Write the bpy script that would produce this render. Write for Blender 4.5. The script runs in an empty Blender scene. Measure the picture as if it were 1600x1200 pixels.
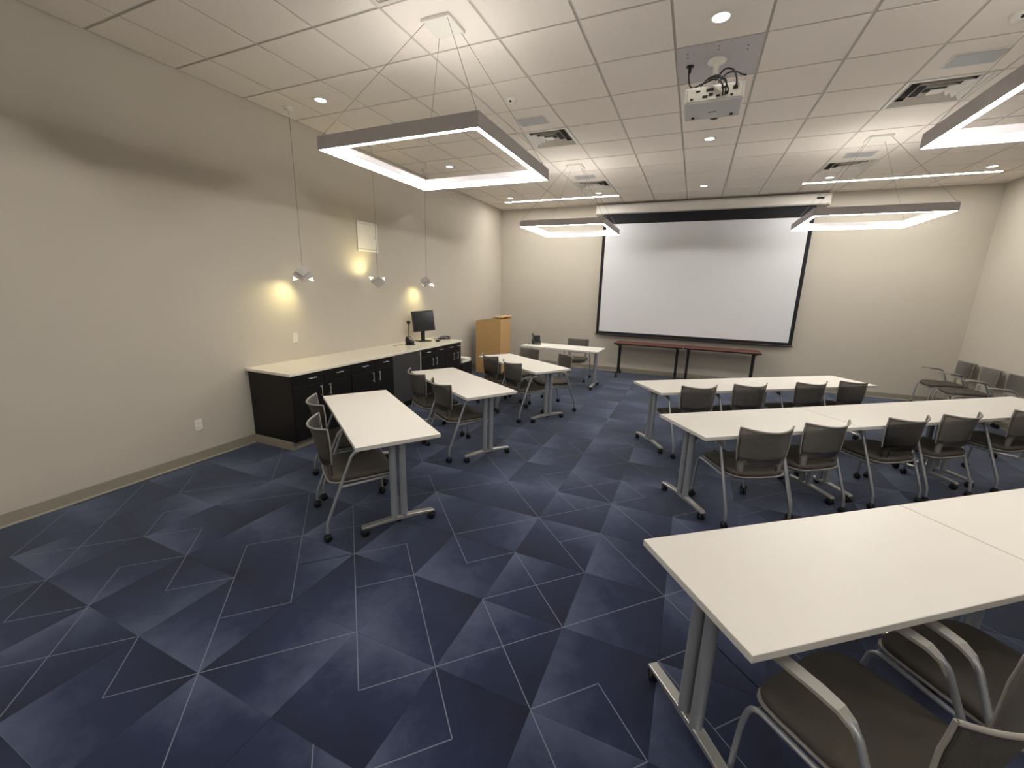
import bpy, bmesh, math, random
from mathutils import Matrix, Vector
random.seed(7)
S = bpy.context.scene
COL = S.collection
PI = math.pi

# ------------------------------------------------------------------ camera, world, exposure
XL, XR, YB, YF, H = -4.117, 4.66, 6.922, -4.75, 3.63
cam_d = bpy.data.cameras.new('camera')
cam = bpy.data.objects.new('camera', cam_d); COL.objects.link(cam)
cam_d.sensor_width = 36.0; cam_d.lens = 641.376 / 1600 * 36.0
cam_d.clip_start = 0.02; cam_d.clip_end = 60
_r = Vector((0.91649739, 0.3992414, 0.0252753)); _u = Vector((-0.11274222, 0.19715677, 0.97386775)); _f = Vector((-0.38382513, 0.89539685, -0.22570502))
cam.matrix_world = Matrix(((_r.x, _u.x, -_f.x, 0.3486), (_r.y, _u.y, -_f.y, -2.6258), (_r.z, _u.z, -_f.z, 1.8010), (0, 0, 0, 1)))
S.camera = cam
W = bpy.data.worlds.new('world'); S.world = W; W.use_nodes = True
W.node_tree.nodes['Background'].inputs[0].default_value = (0.02, 0.02, 0.022, 1)
W.node_tree.nodes['Background'].inputs[1].default_value = 0.3
S.view_settings.view_transform = 'Standard'; S.view_settings.look = 'None'
S.view_settings.exposure = 0.0; S.view_settings.gamma = 1.0; S.view_settings.use_curve_mapping = False
LED_STRENGTH = 46.0      # square pendants, downward diffuser
SLOT_STRENGTH = 90.0      # recessed slots by the screen wall
DOWN_W = 7.0            # recessed downlights
PEND_W = 9.0             # folded pendants over the counter

# ------------------------------------------------------------------ materials
def lin(c):
    return tuple(((v / 255) / 12.92 if v / 255 <= 0.04045 else ((v / 255 + 0.055) / 1.055) ** 2.4) for v in c)
MATS = {}
def mat(name, rgb, rough=0.5, metal=0.0, noise=0.0, nscale=40.0, bump=0.0, bscale=200.0, spec=0.5, emit=None, es=0.0, sheen=0.0, coat=0.0):
    m = bpy.data.materials.new(name); m.use_nodes = True
    nt = m.node_tree; b = nt.nodes['Principled BSDF']
    c = lin(rgb)
    b.inputs['Base Color'].default_value = (*c, 1); b.inputs['Roughness'].default_value = rough
    b.inputs['Metallic'].default_value = metal; b.inputs['Specular IOR Level'].default_value = spec
    b.inputs['Sheen Weight'].default_value = sheen; b.inputs['Coat Weight'].default_value = coat
    if emit:
        b.inputs['Emission Color'].default_value = (*emit, 1); b.inputs['Emission Strength'].default_value = es
    if noise or bump:
        tc = nt.nodes.new('ShaderNodeTexCoord')
        if noise:
            n = nt.nodes.new('ShaderNodeTexNoise'); n.inputs['Scale'].default_value = nscale; n.inputs['Detail'].default_value = 4
            nt.links.new(tc.outputs['Object'], n.inputs['Vector'])
            mx = nt.nodes.new('ShaderNodeMix'); mx.data_type = 'RGBA'
            mx.inputs['A'].default_value = (*[v * (1 - noise) for v in c], 1); mx.inputs['B'].default_value = (*[min(1, v * (1 + noise)) for v in c], 1)
            nt.links.new(n.outputs['Fac'], mx.inputs['Factor']); nt.links.new(mx.outputs['Result'], b.inputs['Base Color'])
        if bump:
            n2 = nt.nodes.new('ShaderNodeTexNoise'); n2.inputs['Scale'].default_value = bscale; n2.inputs['Detail'].default_value = 3
            nt.links.new(tc.outputs['Object'], n2.inputs['Vector'])
            bp = nt.nodes.new('ShaderNodeBump'); bp.inputs['Strength'].default_value = bump; bp.inputs['Distance'].default_value = 0.002
            nt.links.new(n2.outputs['Fac'], bp.inputs['Height']); nt.links.new(bp.outputs['Normal'], b.inputs['Normal'])
    MATS[name] = m
    return m
M = MATS
mat('wall_paint', (196, 189, 176), 0.75, noise=0.02, nscale=3, bump=0.12, bscale=160, spec=0.25)
mat('ceiling_tile', (240, 232, 222), 0.9, noise=0.025, nscale=90, bump=0.25, bscale=350, spec=0.1)
mat('ceiling_plate', (196, 190, 192), 0.6, noise=0.03, nscale=10)
mat('ceiling_grid', (205, 198, 188), 0.6, noise=0.02, nscale=20)
mat('base_rubber', (150, 144, 128), 0.55, noise=0.03, nscale=12)
mat('laminate', (226, 222, 213), 0.38, noise=0.012, nscale=4, spec=0.4)
mat('laminate_edge', (205, 203, 196), 0.5, noise=0.02, nscale=10)
mat('silver', (158, 161, 166), 0.38, 0.55, noise=0.03, nscale=30)
mat('post_silver', (150, 154, 160), 0.42, 0.35, noise=0.03, nscale=30)
mat('foot_silver', (188, 188, 184), 0.3, 0.7, noise=0.03, nscale=30)
mat('rubber', (16, 17, 22), 0.45, noise=0.1, nscale=40)
mat('chair_plastic', (142, 138, 131), 0.5, noise=0.03, nscale=60)
mat('chair_arm', (150, 147, 140), 0.45, noise=0.03, nscale=40)
mat('chair_fabric', (84, 79, 73), 0.9, noise=0.12, nscale=250, bump=0.4, bscale=600, spec=0.15)
mat('espresso', (20, 17, 16), 0.42, noise=0.18, nscale=14, spec=0.4)
mat('quartz', (238, 232, 216), 0.25, noise=0.02, nscale=60)
mat('steel', (112, 111, 110), 0.36, 0.75, noise=0.05, nscale=6)
mat('handle_steel', (205, 203, 198), 0.35, 0.5, noise=0.03, nscale=30)
mat('oak', (200, 163, 110), 0.5, noise=0.05, nscale=9, spec=0.35)
mat('mahogany', (106, 60, 50), 0.4, noise=0.14, nscale=14)
mat('black_metal', (20, 20, 22), 0.45, noise=0.08, nscale=30)
mat('black_plastic', (15, 15, 16), 0.35, noise=0.06, nscale=30)
mat('screen_black', (14, 15, 22), 0.8, noise=0.05, nscale=8)
mat('screen_white', (218, 219, 222), 0.85, noise=0.008, nscale=2, spec=0.1)
mat('housing_white', (214, 209, 202), 0.45, noise=0.015, nscale=6)
mat('monitor_glass', (26, 29, 30), 0.18, noise=0.05, nscale=3)
mat('white_plastic', (228, 224, 214), 0.4, noise=0.015, nscale=12)
mat('outlet_dark', (70, 66, 60), 0.5, noise=0.05, nscale=12)
mat('speaker_grille', (176, 178, 180), 0.55, noise=0.06, nscale=300)
mat('vent_metal', (222, 216, 206), 0.45, noise=0.02, nscale=20)
mat('vent_dark', (40, 36, 34), 0.8, noise=0.1, nscale=20)
mat('alu_grey', (200, 196, 198), 0.5, 0.0, noise=0.02, nscale=20)
mat('cable', (120, 116, 108), 0.4, 0.6, noise=0.03, nscale=50)
mat('black_cable', (14, 14, 15), 0.5, noise=0.05, nscale=50)
mat('led', (255, 250, 240), 0.5, noise=0.001, emit=(1.0, 0.962, 0.91), es=LED_STRENGTH)
mat('led_slot', (255, 250, 240), 0.5, noise=0.001, emit=(1.0, 0.965, 0.90), es=SLOT_STRENGTH)
mat('down_glass', (250, 250, 245), 0.4, noise=0.001, emit=(0.93, 0.97, 1.0), es=3.0)
mat('lamp_glow', (255, 250, 235), 0.5, noise=0.001, emit=(1.0, 0.93, 0.72), es=4.0)
mat('lamp_shell', (196, 192, 190), 0.45, noise=0.02, nscale=30)
mat('projector_body', (206, 206, 204), 0.45, noise=0.015, nscale=20)
mat('projector_rear', (196, 192, 178), 0.5, noise=0.02, nscale=20)
mat('paper', (236, 234, 228), 0.7, noise=0.01, nscale=10)
mat('carpet_backing', (22, 25, 38), 0.9, noise=0.05, nscale=30)
mat('thread', (116, 122, 136), 0.9, noise=0.15, nscale=300, spec=0.1)

def carpet_material():
    m = bpy.data.materials.new('carpet'); m.use_nodes = True
    nt = m.node_tree; b = nt.nodes['Principled BSDF']
    at = nt.nodes.new('ShaderNodeAttribute'); at.attribute_name = 'dye'
    geo = nt.nodes.new('ShaderNodeNewGeometry')
    n = nt.nodes.new('ShaderNodeTexNoise'); n.inputs['Scale'].default_value = 7; n.inputs['Detail'].default_value = 5; n.inputs['Roughness'].default_value = 0.6
    n2 = nt.nodes.new('ShaderNodeTexNoise'); n2.inputs['Scale'].default_value = 420; n2.inputs['Detail'].default_value = 2
    for q in (n, n2): nt.links.new(geo.outputs['Position'], q.inputs['Vector'])
    a1 = nt.nodes.new('ShaderNodeMath'); a1.operation = 'MULTIPLY_ADD'; a1.inputs[1].default_value = 0.55; a1.inputs[2].default_value = -0.275
    nt.links.new(n.outputs['Fac'], a1.inputs[0])
    a2 = nt.nodes.new('ShaderNodeMath'); a2.operation = 'MULTIPLY_ADD'; a2.inputs[1].default_value = 0.30; a2.inputs[2].default_value = -0.15
    nt.links.new(n2.outputs['Fac'], a2.inputs[0])
    s1 = nt.nodes.new('ShaderNodeMath'); s1.operation = 'ADD'; nt.links.new(at.outputs['Fac'], s1.inputs[0]); nt.links.new(a1.outputs[0], s1.inputs[1])
    s2 = nt.nodes.new('ShaderNodeMath'); s2.operation = 'ADD'; nt.links.new(s1.outputs[0], s2.inputs[0]); nt.links.new(a2.outputs[0], s2.inputs[1])
    cr = nt.nodes.new('ShaderNodeValToRGB')
    cr.color_ramp.elements[0].position = 0.05; cr.color_ramp.elements[0].color = (*lin((9, 14, 39)), 1)
    cr.color_ramp.elements[1].position = 1.0; cr.color_ramp.elements[1].color = (*lin((74, 82, 106)), 1)
    e = cr.color_ramp.elements.new(0.5); e.color = (*lin((25, 33, 63)), 1)
    nt.links.new(s2.outputs[0], cr.inputs['Fac']); nt.links.new(cr.outputs['Color'], b.inputs['Base Color'])
    b.inputs['Roughness'].default_value = 0.85; b.inputs['Specular IOR Level'].default_value = 0.25
    b.inputs["Sheen Weight"].default_value = 0.4; b.inputs['Sheen Roughness'].default_value = 0.45; b.inputs['Sheen Tint'].default_value = (0.72, 0.84, 1.0, 1)
    bp = nt.nodes.new('ShaderNodeBump'); bp.inputs['Strength'].default_value = 0.35; bp.inputs['Distance'].default_value = 0.002
    nt.links.new(n2.outputs['Fac'], bp.inputs['Height']); nt.links.new(bp.outputs['Normal'], b.inputs['Normal'])
    M['carpet'] = m
carpet_material()

def mesh_material():
    # perforated plastic of the chair backs: fine holes that let light through
    m = bpy.data.materials.new('chair_mesh'); m.use_nodes = True
    nt = m.node_tree; b = nt.nodes['Principled BSDF']
    b.inputs['Base Color'].default_value = (*lin((106, 102, 97)), 1); b.inputs['Roughness'].default_value = 0.55
    tc = nt.nodes.new('ShaderNodeTexCoord'); mp = nt.nodes.new('ShaderNodeMapping')
    mp.inputs['Scale'].default_value = (190, 0.0, 170)
    nt.links.new(tc.outputs['Object'], mp.inputs['Vector'])
    sx = nt.nodes.new('ShaderNodeSeparateXYZ'); nt.links.new(mp.outputs['Vector'], sx.inputs[0])
    def wave(o):
        f = nt.nodes.new('ShaderNodeMath'); f.operation = 'FRACT'; nt.links.new(o, f.inputs[0])
        s = nt.nodes.new('ShaderNodeMath'); s.operation = 'SUBTRACT'; s.inputs[1].default_value = 0.5; nt.links.new(f.outputs[0], s.inputs[0])
        p = nt.nodes.new('ShaderNodeMath'); p.operation = 'POWER'; p.inputs[1].default_value = 2; nt.links.new(s.outputs[0], p.inputs[0])
        return p
    px, pz = wave(sx.outputs['X']), wave(sx.outputs['Z'])
    ad = nt.nodes.new('ShaderNodeMath'); ad.operation = 'ADD'; nt.links.new(px.outputs[0], ad.inputs[0]); nt.links.new(pz.outputs[0], ad.inputs[1])
    lt = nt.nodes.new('ShaderNodeMath'); lt.operation = 'GREATER_THAN'; lt.inputs[1].default_value = 0.022; nt.links.new(ad.outputs[0], lt.inputs[0])
    nt.links.new(lt.outputs[0], b.inputs['Alpha'])
    M['chair_mesh'] = m
mesh_material()

# ------------------------------------------------------------------ mesh helpers
class MB:
    """collects shapes into one mesh object"""
    def __init__(s, mtx=None): s.bm = bmesh.new(); s.m = mtx or Matrix.Identity(4)
    def _add(s, vs, fs, mi=0, smooth=False, mtx=None):
        mm = s.m @ mtx if mtx is not None else s.m
        bv = [s.bm.verts.new(mm @ Vector(v)) for v in vs]
        out = []
        for f in fs:
            try:
                q = s.bm.faces.new([bv[i] for i in f]); q.material_index = mi; q.smooth = smooth; out.append(q)
            except ValueError: pass
        return bv, out
    def box(s, x0, x1, y0, y1, z0, z1, mi=0, bev=0.0, mtx=None, seg=2):
        vs = [(x, y, z) for z in (z0, z1) for y in (y0, y1) for x in (x0, x1)]
        fs = [(0, 2, 3, 1), (4, 5, 7, 6), (0, 1, 5, 4), (2, 6, 7, 3), (0, 4, 6, 2), (1, 3, 7, 5)]
        bv, bf = s._add(vs, fs, mi, False, mtx)
        if bev > 0:
            ed = list({e for f in bf for e in f.edges})
            r = bmesh.ops.bevel(s.bm, geom=ed, offset=bev, segments=seg, profile=0.5, affect='EDGES')
            for f in r['faces']: f.material_index = mi
        return s
    def prism(s, poly, axis, a, b, mi=0, mtx=None, bev=0.0):
        """polygon of 2-D points extruded along axis from a to b; axis x: (y,z), y: (x,z), z: (x,y)"""
        def P(p, t): return {'x': (t, p[0], p[1]), 'y': (p[0], t, p[1]), 'z': (p[0], p[1], t)}[axis]
        n = len(poly); vs = [P(p, a) for p in poly] + [P(p, b) for p in poly]
        fs = [tuple(range(n))[::-1], tuple(range(n, 2 * n))] + [(i, (i + 1) % n, n + (i + 1) % n, n + i) for i in range(n)]
        bv, bf = s._add(vs, fs, mi, False, mtx)
        bmesh.ops.recalc_face_normals(s.bm, faces=bf)
        if bev > 0:
            ed = list({e for f in bf for e in f.edges})
            bmesh.ops.bevel(s.bm, geom=ed, offset=bev, segments=2, profile=0.5, affect='EDGES')
        return s
    def tube(s, pts, r, n=10, mi=0, cap=True, flat=1.0, mtx=None):
        """round tube along a path; r a number or one per point"""
        pts = [Vector(p) for p in pts]; k = len(pts); rr = r if isinstance(r, (list, tuple)) else [r] * k
        t0 = (pts[1] - pts[0]).normalized()
        ref = Vector((0, 0, 1)) if abs(t0.z) < 0.9 else Vector((1, 0, 0))
        nx = t0.cross(ref).normalized()
        vs = []
        for i in range(k):
            if i == 0: t = t0
            elif i == k - 1: t = (pts[i] - pts[i - 1]).normalized()
            else: t = ((pts[i] - pts[i - 1]).normalized() + (pts[i + 1] - pts[i]).normalized()).normalized()
            nx = (nx - t * nx.dot(t)).normalized(); ny = t.cross(nx)
            for j in range(n):
                a = 2 * PI * j / n
                vs.append(pts[i] + nx * (math.cos(a) * rr[i]) + ny * (math.sin(a) * rr[i] * flat))
        fs = [(i * n + j, i * n + (j + 1) % n, (i + 1) * n + (j + 1) % n, (i + 1) * n + j) for i in range(k - 1) for j in range(n)]
        s._add(vs, fs, mi, True, mtx)
        if cap:
            s._add(vs[:n], [tuple(range(n))[::-1]], mi, False, mtx); s._add(vs[-n:], [tuple(range(n))], mi, False, mtx)
        return s
    def lathe(s, prof, n=16, mi=0, mtx=None, smooth=True):
        """profile of (radius, z) turned about z"""
        vs = []; fs = []
        for (r, z) in prof:
            for j in range(n):
                a = 2 * PI * j / n; vs.append((r * math.cos(a), r * math.sin(a), z))
        for i in range(len(prof) - 1):
            for j in range(n): fs.append((i * n + j, i * n + (j + 1) % n, (i + 1) * n + (j + 1) % n, (i + 1) * n + j))
        s._add(vs, fs, mi, smooth, mtx)
        if prof[0][0] > 1e-5: s._add(vs[:n], [tuple(range(n))[::-1]], mi, False, mtx)
        if prof[-1][0] > 1e-5: s._add(vs[-n:], [tuple(range(n))], mi, False, mtx)
        return s
    def sheet(s, grid, thick, mi=0, skip=None):
        """grid[j][i] of points, given a thickness"""
        nj, ni = len(grid), len(grid[0])
        vs = [p for row in grid for p in row]; fs = []
        for j in range(nj - 1):
            for i in range(ni - 1):
                if skip and skip(i, j): continue
                fs.append((j * ni + i, j * ni + i + 1, (j + 1) * ni + i + 1, (j + 1) * ni + i))
        used = sorted({i for f in fs for i in f}); rm = {o: k for k, o in enumerate(used)}
        bv, bf = s._add([vs[i] for i in used], [tuple(rm[i] for i in f) for f in fs], mi, True)
        bmesh.ops.solidify(s.bm, geom=bf, thickness=thick)
        return s
    def mesh(s, name, mats):
        me = bpy.data.meshes.new(name); s.bm.normal_update(); s.bm.to_mesh(me); s.bm.free()
        for k in (mats if isinstance(mats, (list, tuple)) else [mats]): me.materials.append(M[k])
        return me
    def build(s, name, mats, parent=None, loc=None):
        o = bpy.data.objects.new(name, s.mesh(name, mats)); COL.objects.link(o)
        if parent is not None: o.parent = parent
        if loc is not None: o.location = loc
        return o

def tag(o, label, cat, group=None):
    o['label'] = label; o['category'] = cat
    if group: o['group'] = group
    return o
def struct(o): o['kind'] = 'structure'; return o
def empty(name, loc=(0, 0, 0), rz=0.0):
    o = bpy.data.objects.new(name, None); COL.objects.link(o); o.location = loc; o.rotation_euler = (0, 0, rz); o.empty_display_size = 0.1
    return o
def kids(o): return [c for c in bpy.data.objects if c.parent is o]
def copy_tree(o, parent=None, km=None):
    c = o.copy(); COL.objects.link(c)
    if parent is not None: c.parent = parent
    for ch in km[o.name]: copy_tree(ch, c, km)
    return c
def kidmap():
    km = {o.name: [] for o in bpy.data.objects}
    for o in bpy.data.objects:
        if o.parent is not None: km[o.parent.name].append(o)
    return km
def arc(c, r, a0, a1, n, f): return [f(c[0] + r * math.cos(a0 + (a1 - a0) * i / n), c[1] + r * math.sin(a0 + (a1 - a0) * i / n)) for i in range(n + 1)]
def smoothpath(pts, rad, n=4):
    """polyline with rounded corners"""
    P = [Vector(p) for p in pts]; out = [P[0]]
    for i in range(1, len(P) - 1):
        a, b, c = P[i - 1], P[i], P[i + 1]
        d1 = (a - b); d2 = (c - b); r = min(rad, d1.length * 0.45, d2.length * 0.45)
        p, q = b + d1.normalized() * r, b + d2.normalized() * r
        for k in range(n + 1):
            t = k / n; out.append(p * (1 - t) ** 2 + b * 2 * t * (1 - t) + q * t * t)
    out.append(P[-1]); return out

# ------------------------------------------------------------------ room shell
T = 0.12
struct(MB().box(XL - T, XL, YF - T, YB + T, -0.02, H + 0.1).build('wall_left', 'wall_paint'))
struct(MB().box(XL, XR, YB, YB + T, -0.02, H + 0.1).build('wall_back', 'wall_paint'))
struct(MB().box(XR, XR + T, YF - T, YB + T, -0.02, H + 0.1).build('wall_right', 'wall_paint'))
struct(MB().box(XL, XR, YF - T, YF, -0.02, H + 0.1).build('wall_front', 'wall_paint'))

def base_profile(flip=1):  # offset from wall, height: a rubber cove base with a little toe
    return [(0.0, 0.0), (0.016, 0.0), (0.016, 0.004), (0.007, 0.014), (0.006, 0.098), (0.003, 0.102), (0.0, 0.102)]
def baseboard(name, axis, wall, sgn, a, b):
    poly = [(wall + sgn * d, z) for d, z in base_profile()]
    struct(MB().prism(poly, axis, a, b).build(name, 'base_rubber'))
baseboard('baseboard_left', 'y', XL, 1, YF, 0.32)
baseboard('baseboard_left_rear', 'y', XL, 1, 3.86, YB)
baseboard('baseboard_back', 'x', YB, -1, XL + 0.017, XR - 0.017)
baseboard('baseboard_right', 'y', XR, -1, YF, YB)
baseboard('baseboard_front', 'x', YF, 1, XL + 0.017, XR - 0.017)

# ---- floor: carpet tiles with dyed gradients and inlaid light threads
floor = struct(MB().box(XL, XR, YF, YB, -0.03, -0.0065).build('floor', 'carpet_backing'))
HS = 0.2475; U0, V0 = -0.11, -0.268
SEG = [[(-5,-1),(-1,-5)],[(-7,-3),(-5,-1)],[(-5,-3),(-4,-2)],[(-8,0),(-3,-5)],[(-3,-5),(2,0)],[(-2,-2),(1,-5)],[(-2,-2),(0,0)],[(-2,0),(0,-2)],
 [(-3,-1),(-2,0)],[(-7,3),(-3,-1)],[(-4,0),(1,5)],[(-6,6),(0,0)],[(-6,2),(-4,4)],[(-1,3),(-3,5)],[(-3,5),(2,10)],[(-2,6),(2,2)],[(-2,4),(0,6)],[(0,6),(1,5)],
 [(-1,1),(0,2)],[(0,2),(2,0)],[(2,0),(4,-2)],[(0,-4),(1,-3)],[(1,-3),(2,-4)],[(-1,-5),(-2,-6)],[(-16,-2),(-11,-7)],[(-16,-4),(-14,-6)],[(-14,-6),(-11,-3)],
 [(-11,-3),(-9,-5)],[(-9,-5),(-8,-4)],[(-13,-3),(-12,-4)],[(-13,-3),(-10,0)],[(-10,0),(-6,-4)],[(-9,-3),(-5,-7)],[(-9,-3),(-6,0)],[(-7,-5),(-6,-4)],[(-7,-3),(-6,-2)],
 [(-11,-5),(-10,-4)],[(-11,-5),(-8,-8)],[(-11,-7),(-10,-6)],[(-12,-6),(-13,-7)],[(-9,-7),(-8,-6)],[(-9,-7),(-10,-8)],[(-8,-6),(-7,-7)],[(-7,-7),(-4,-4)],[(-15,-1),(-14,-2)],[(-14,-2),(-12,0)],[(-14,2),(-12,0)],
 [(-8,12),(-4,8)],[(-5,7),(-4,8)],[(-7,9),(-4,6)],[(-4,6),(-2,8)],[(-2,8),(-3,9)],[(-3,9),(0,12)],[(-6,10),(0,16)],[(-6,12),(-4,10)],[(-4,10),(-1,13)],[(-1,13),(-2,14)],
 [(-4,18),(0,14)],[(-5,17),(-4,16)],[(-2,12),(0,10)],[(-1,9),(1,11)],[(-1,9),(1,7)],[(-9,5),(-8,4)],[(-9,3),(-7,5)],[(-8,0),(-6,2)],[(-7,3),(-8,2)],[(2,-2),(3,-1)],[(3,-1),(4,-2)],[(2,-2),(4,-4)],[(3,-3),(4,-2)],
 [(7,7),(11,11)],[(2,8),(3,9)],[(4,6),(6,8)],[(-5,-7),(-4,-8)],[(1,-5),(2,-6)],[(2,-4),(1,-5)]]
tile_lines = {}
for (a, b) in SEG:
    n = abs(b[0] - a[0]); du = (b[0] - a[0]) // n; dv = (b[1] - a[1]) // n
    for k in range(n):
        p = (a[0] + du * k, a[1] + dv * k); q = (p[0] + du, p[1] + dv)
        t = (min(p[0], q[0]) // 2, min(p[1], q[1]) // 2)
        tile_lines.setdefault(t, []).append(((p[0] - 2 * t[0], p[1] - 2 * t[1]), (q[0] - 2 * t[0], q[1] - 2 * t[1])))
KNOWN_DIR = {(-1,-1): (-1,.5), (-1,-2): (-1,.3), (0,-2): (-1,-.5), (0,-1): (-1,-.3), (-2,-2): (-1,-1), (-2,-1): (-.5,-1), (-1,0): (.3,1), (-2,0): (1,.7),
 (-3,-2): (1,-.6), (-4,-3): (.3,-1), (-3,-3): (1,.3), (-4,-2): (.6,1), (-5,-2): (-.4,1), (-6,-4): (.2,-1), (-5,-3): (1,-.4), (-4,-4): (-.3,-1), (-5,-4): (-1,.2)}
MOTIF = [[((0,0),(1,1)),((1,1),(2,2))], [((0,0),(1,1)),((1,1),(2,2)),((1,1),(2,0))], [((0,2),(1,1)),((1,1),(2,0)),((0,1),(1,2))], [((0,1),(1,0))], [((0,2),(1,1)),((1,1),(2,0))],
 [((1,0),(2,1)),((1,2),(2,1))], [((0,0),(1,1)),((1,1),(0,2))], []]
def carpet_tile(bmh, tu, tv, local):
    """one 0.495 m tile: slab, dye values per vertex, thread strips; clipped to the room"""
    x0, y0 = U0 + 2 * HS * tu, V0 + 2 * HS * tv
    x1, y1 = x0 + 2 * HS, y0 + 2 * HS
    cx0, cx1, cy0, cy1 = max(x0, XL), min(x1, XR), max(y0, YF), min(y1, YB)
    if cx1 - cx0 < 0.01 or cy1 - cy0 < 0.01: return None
    rnd = random.Random(tu * 92821 + tv * 689287 + 5)
    if (tu, tv) in KNOWN_DIR: dx, dy = KNOWN_DIR[(tu, tv)]
    else:
        a = rnd.choice([0, 1, 2, 3]) * PI / 2 + rnd.choice([-0.5, 0.5, 0.25, -0.25]); dx, dy = math.cos(a), math.sin(a)
    L = abs(dx) + abs(dy); amp = rnd.uniform(0.40, 0.52); off = rnd.uniform(0.42, 0.56)
    ox, oy = (x0 + x1) / 2, (y0 + y1) / 2
    g = 0.0008; n = 4
    xs = [cx0 + g + (cx1 - cx0 - 2 * g) * i / n for i in range(n + 1)]; ys = [cy0 + g + (cy1 - cy0 - 2 * g) * i / n for i in range(n + 1)]
    bx, by = (ox, oy) if local else (0, 0)
    top = [(x - bx, y - by, 0.0) for y in ys for x in xs]
    def dye(x, y):
        s = ((x - ox) * dx + (y - oy) * dy) / (HS * L)       # -1..1 across the tile
        return off + amp * s * (0.75 + 0.25 * abs(s))
    dv = [dye(x, y) for y in ys for x in xs]
    m = n + 1
    fs = [(j * m + i, j * m + i + 1, (j + 1) * m + i + 1, (j + 1) * m + i) for j in range(n) for i in range(n)]
    bot = [(xs[0] - bx, ys[0] - by, -0.006), (xs[-1] - bx, ys[0] - by, -0.006), (xs[-1] - bx, ys[-1] - by, -0.006), (xs[0] - bx, ys[-1] - by, -0.006)]
    vs = top + bot; dv += [0.3] * 4; k = len(top)
    edge = [list(range(0, m)), [j * m + n for j in range(m)], list(range(n * m + n, n * m - 1, -1)), [j * m for j in range(n, -1, -1)]]
    fm = [0] * len(fs)
    for e, (a, b) in zip(edge, ((0, 1), (1, 2), (2, 3), (3, 0))):
        fs.append(tuple([k + a, k + b] + e[::-1])); fm.append(0)
    lines = tile_lines.get((tu, tv))
    if lines is None:
        inside = -15 <= 2 * tu <= 1 and -7 <= 2 * tv <= 7
        lines = [] if inside else rnd.choice(MOTIF)
    hw = 0.0025
    for (p, q) in lines:
        ax, ay = x0 + p[0] * HS, y0 + p[1] * HS; qx, qy = x0 + q[0] * HS, y0 + q[1] * HS
        if min(ax, qx) < XL or max(ax, qx) > XR or min(ay, qy) < YF or max(ay, qy) > YB: continue
        d = Vector((qx - ax, qy - ay)).normalized(); nn = Vector((-d.y, d.x)) * hw
        b0 = len(vs)
        vs += [(ax + nn.x - bx, ay + nn.y - by, 0.0007), (ax - nn.x - bx, ay - nn.y - by, 0.0007), (qx - nn.x - bx, qy - nn.y - by, 0.0007), (qx + nn.x - bx, qy + nn.y - by, 0.0007)]
        dv += [0.5] * 4; fs.append((b0, b0 + 1, b0 + 2, b0 + 3)); fm.append(1)
    return vs, fs, fm, dv, (ox, oy)
def carpet_object(name, vs, fs, fm, dv, loc):
    me = bpy.data.meshes.new(name); me.from_pydata(vs, [], fs); me.materials.append(M['carpet']); me.materials.append(M['thread'])
    me.polygons.foreach_set('material_index', fm)
    at = me.attributes.new('dye', 'FLOAT', 'POINT'); at.data.foreach_set('value', dv)
    o = bpy.data.objects.new(name, me); COL.objects.link(o); o.parent = floor; o.location = loc
    return o
tiles = []
for tu in range(-9, 11):
    for tv in range(-10, 16):
        r = carpet_tile(None, tu, tv, True)
        if r: tiles.append((tu, tv, r))
def seen(tu, tv, r):
    ox, oy = r[4]; d = Vector((ox, oy, 0)) - cam.matrix_world.translation
    z = d.dot(_f)
    if z < 0.25: return 1e9
    if abs(d.dot(_r) / z) > 1.5 or abs(d.dot(_u) / z) > 1.25: return 1e8 + d.length
    return d.length
tiles.sort(key=lambda t: seen(*t))
for tu, tv, r in tiles[:295]: carpet_object('carpet_tile', r[0], r[1], r[2], r[3], (r[4][0], r[4][1], 0))
V, F_, FM, DV = [], [], [], []
for tu, tv, r in tiles[295:]:
    b0 = len(V); V += [(x + r[4][0], y + r[4][1], z) for x, y, z in r[0]]; F_ += [tuple(i + b0 for i in f) for f in r[1]]; FM += r[2]; DV += r[3]
if V: carpet_object('carpet_field', V, F_, FM, DV, (0, 0, 0))['kind'] = 'stuff'

# ---- ceiling: grid sheet with lay-in tiles
G = 0.6096
ceiling = struct(MB().box(XL, XR, YF, YB, H + 0.06, H + 0.10).build('ceiling', 'ceiling_grid'))
for i in range(-6, 8): MB().box(i * G - .012, i * G + .012, YF, YB, H + .0072, H + .045).build('grid_tee', 'ceiling_grid', ceiling)
for r in range(-7, 12):
    for i in range(-7, 8):
        a, b = max(i * G + .0121, XL), min(i * G + G - .0121, XR)
        MB().box(a, b, r * G - .012, r * G + .012, H + .0072, H + .045).build('cross_tee', 'ceiling_grid', ceiling)
VENTS = {(-3, 4), (-3, 8), (3, 4), (3, 8), (-3, -1)}
PLATE = (0, 2)
tile_mesh = MB().box(-G / 2 + 0.009, G / 2 - 0.009, -G / 2 + 0.009, G / 2 - 0.009, 0.0, 0.007, bev=0.004, seg=1).mesh('ceiling_tile', 'ceiling_tile')
rest = MB()
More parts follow.
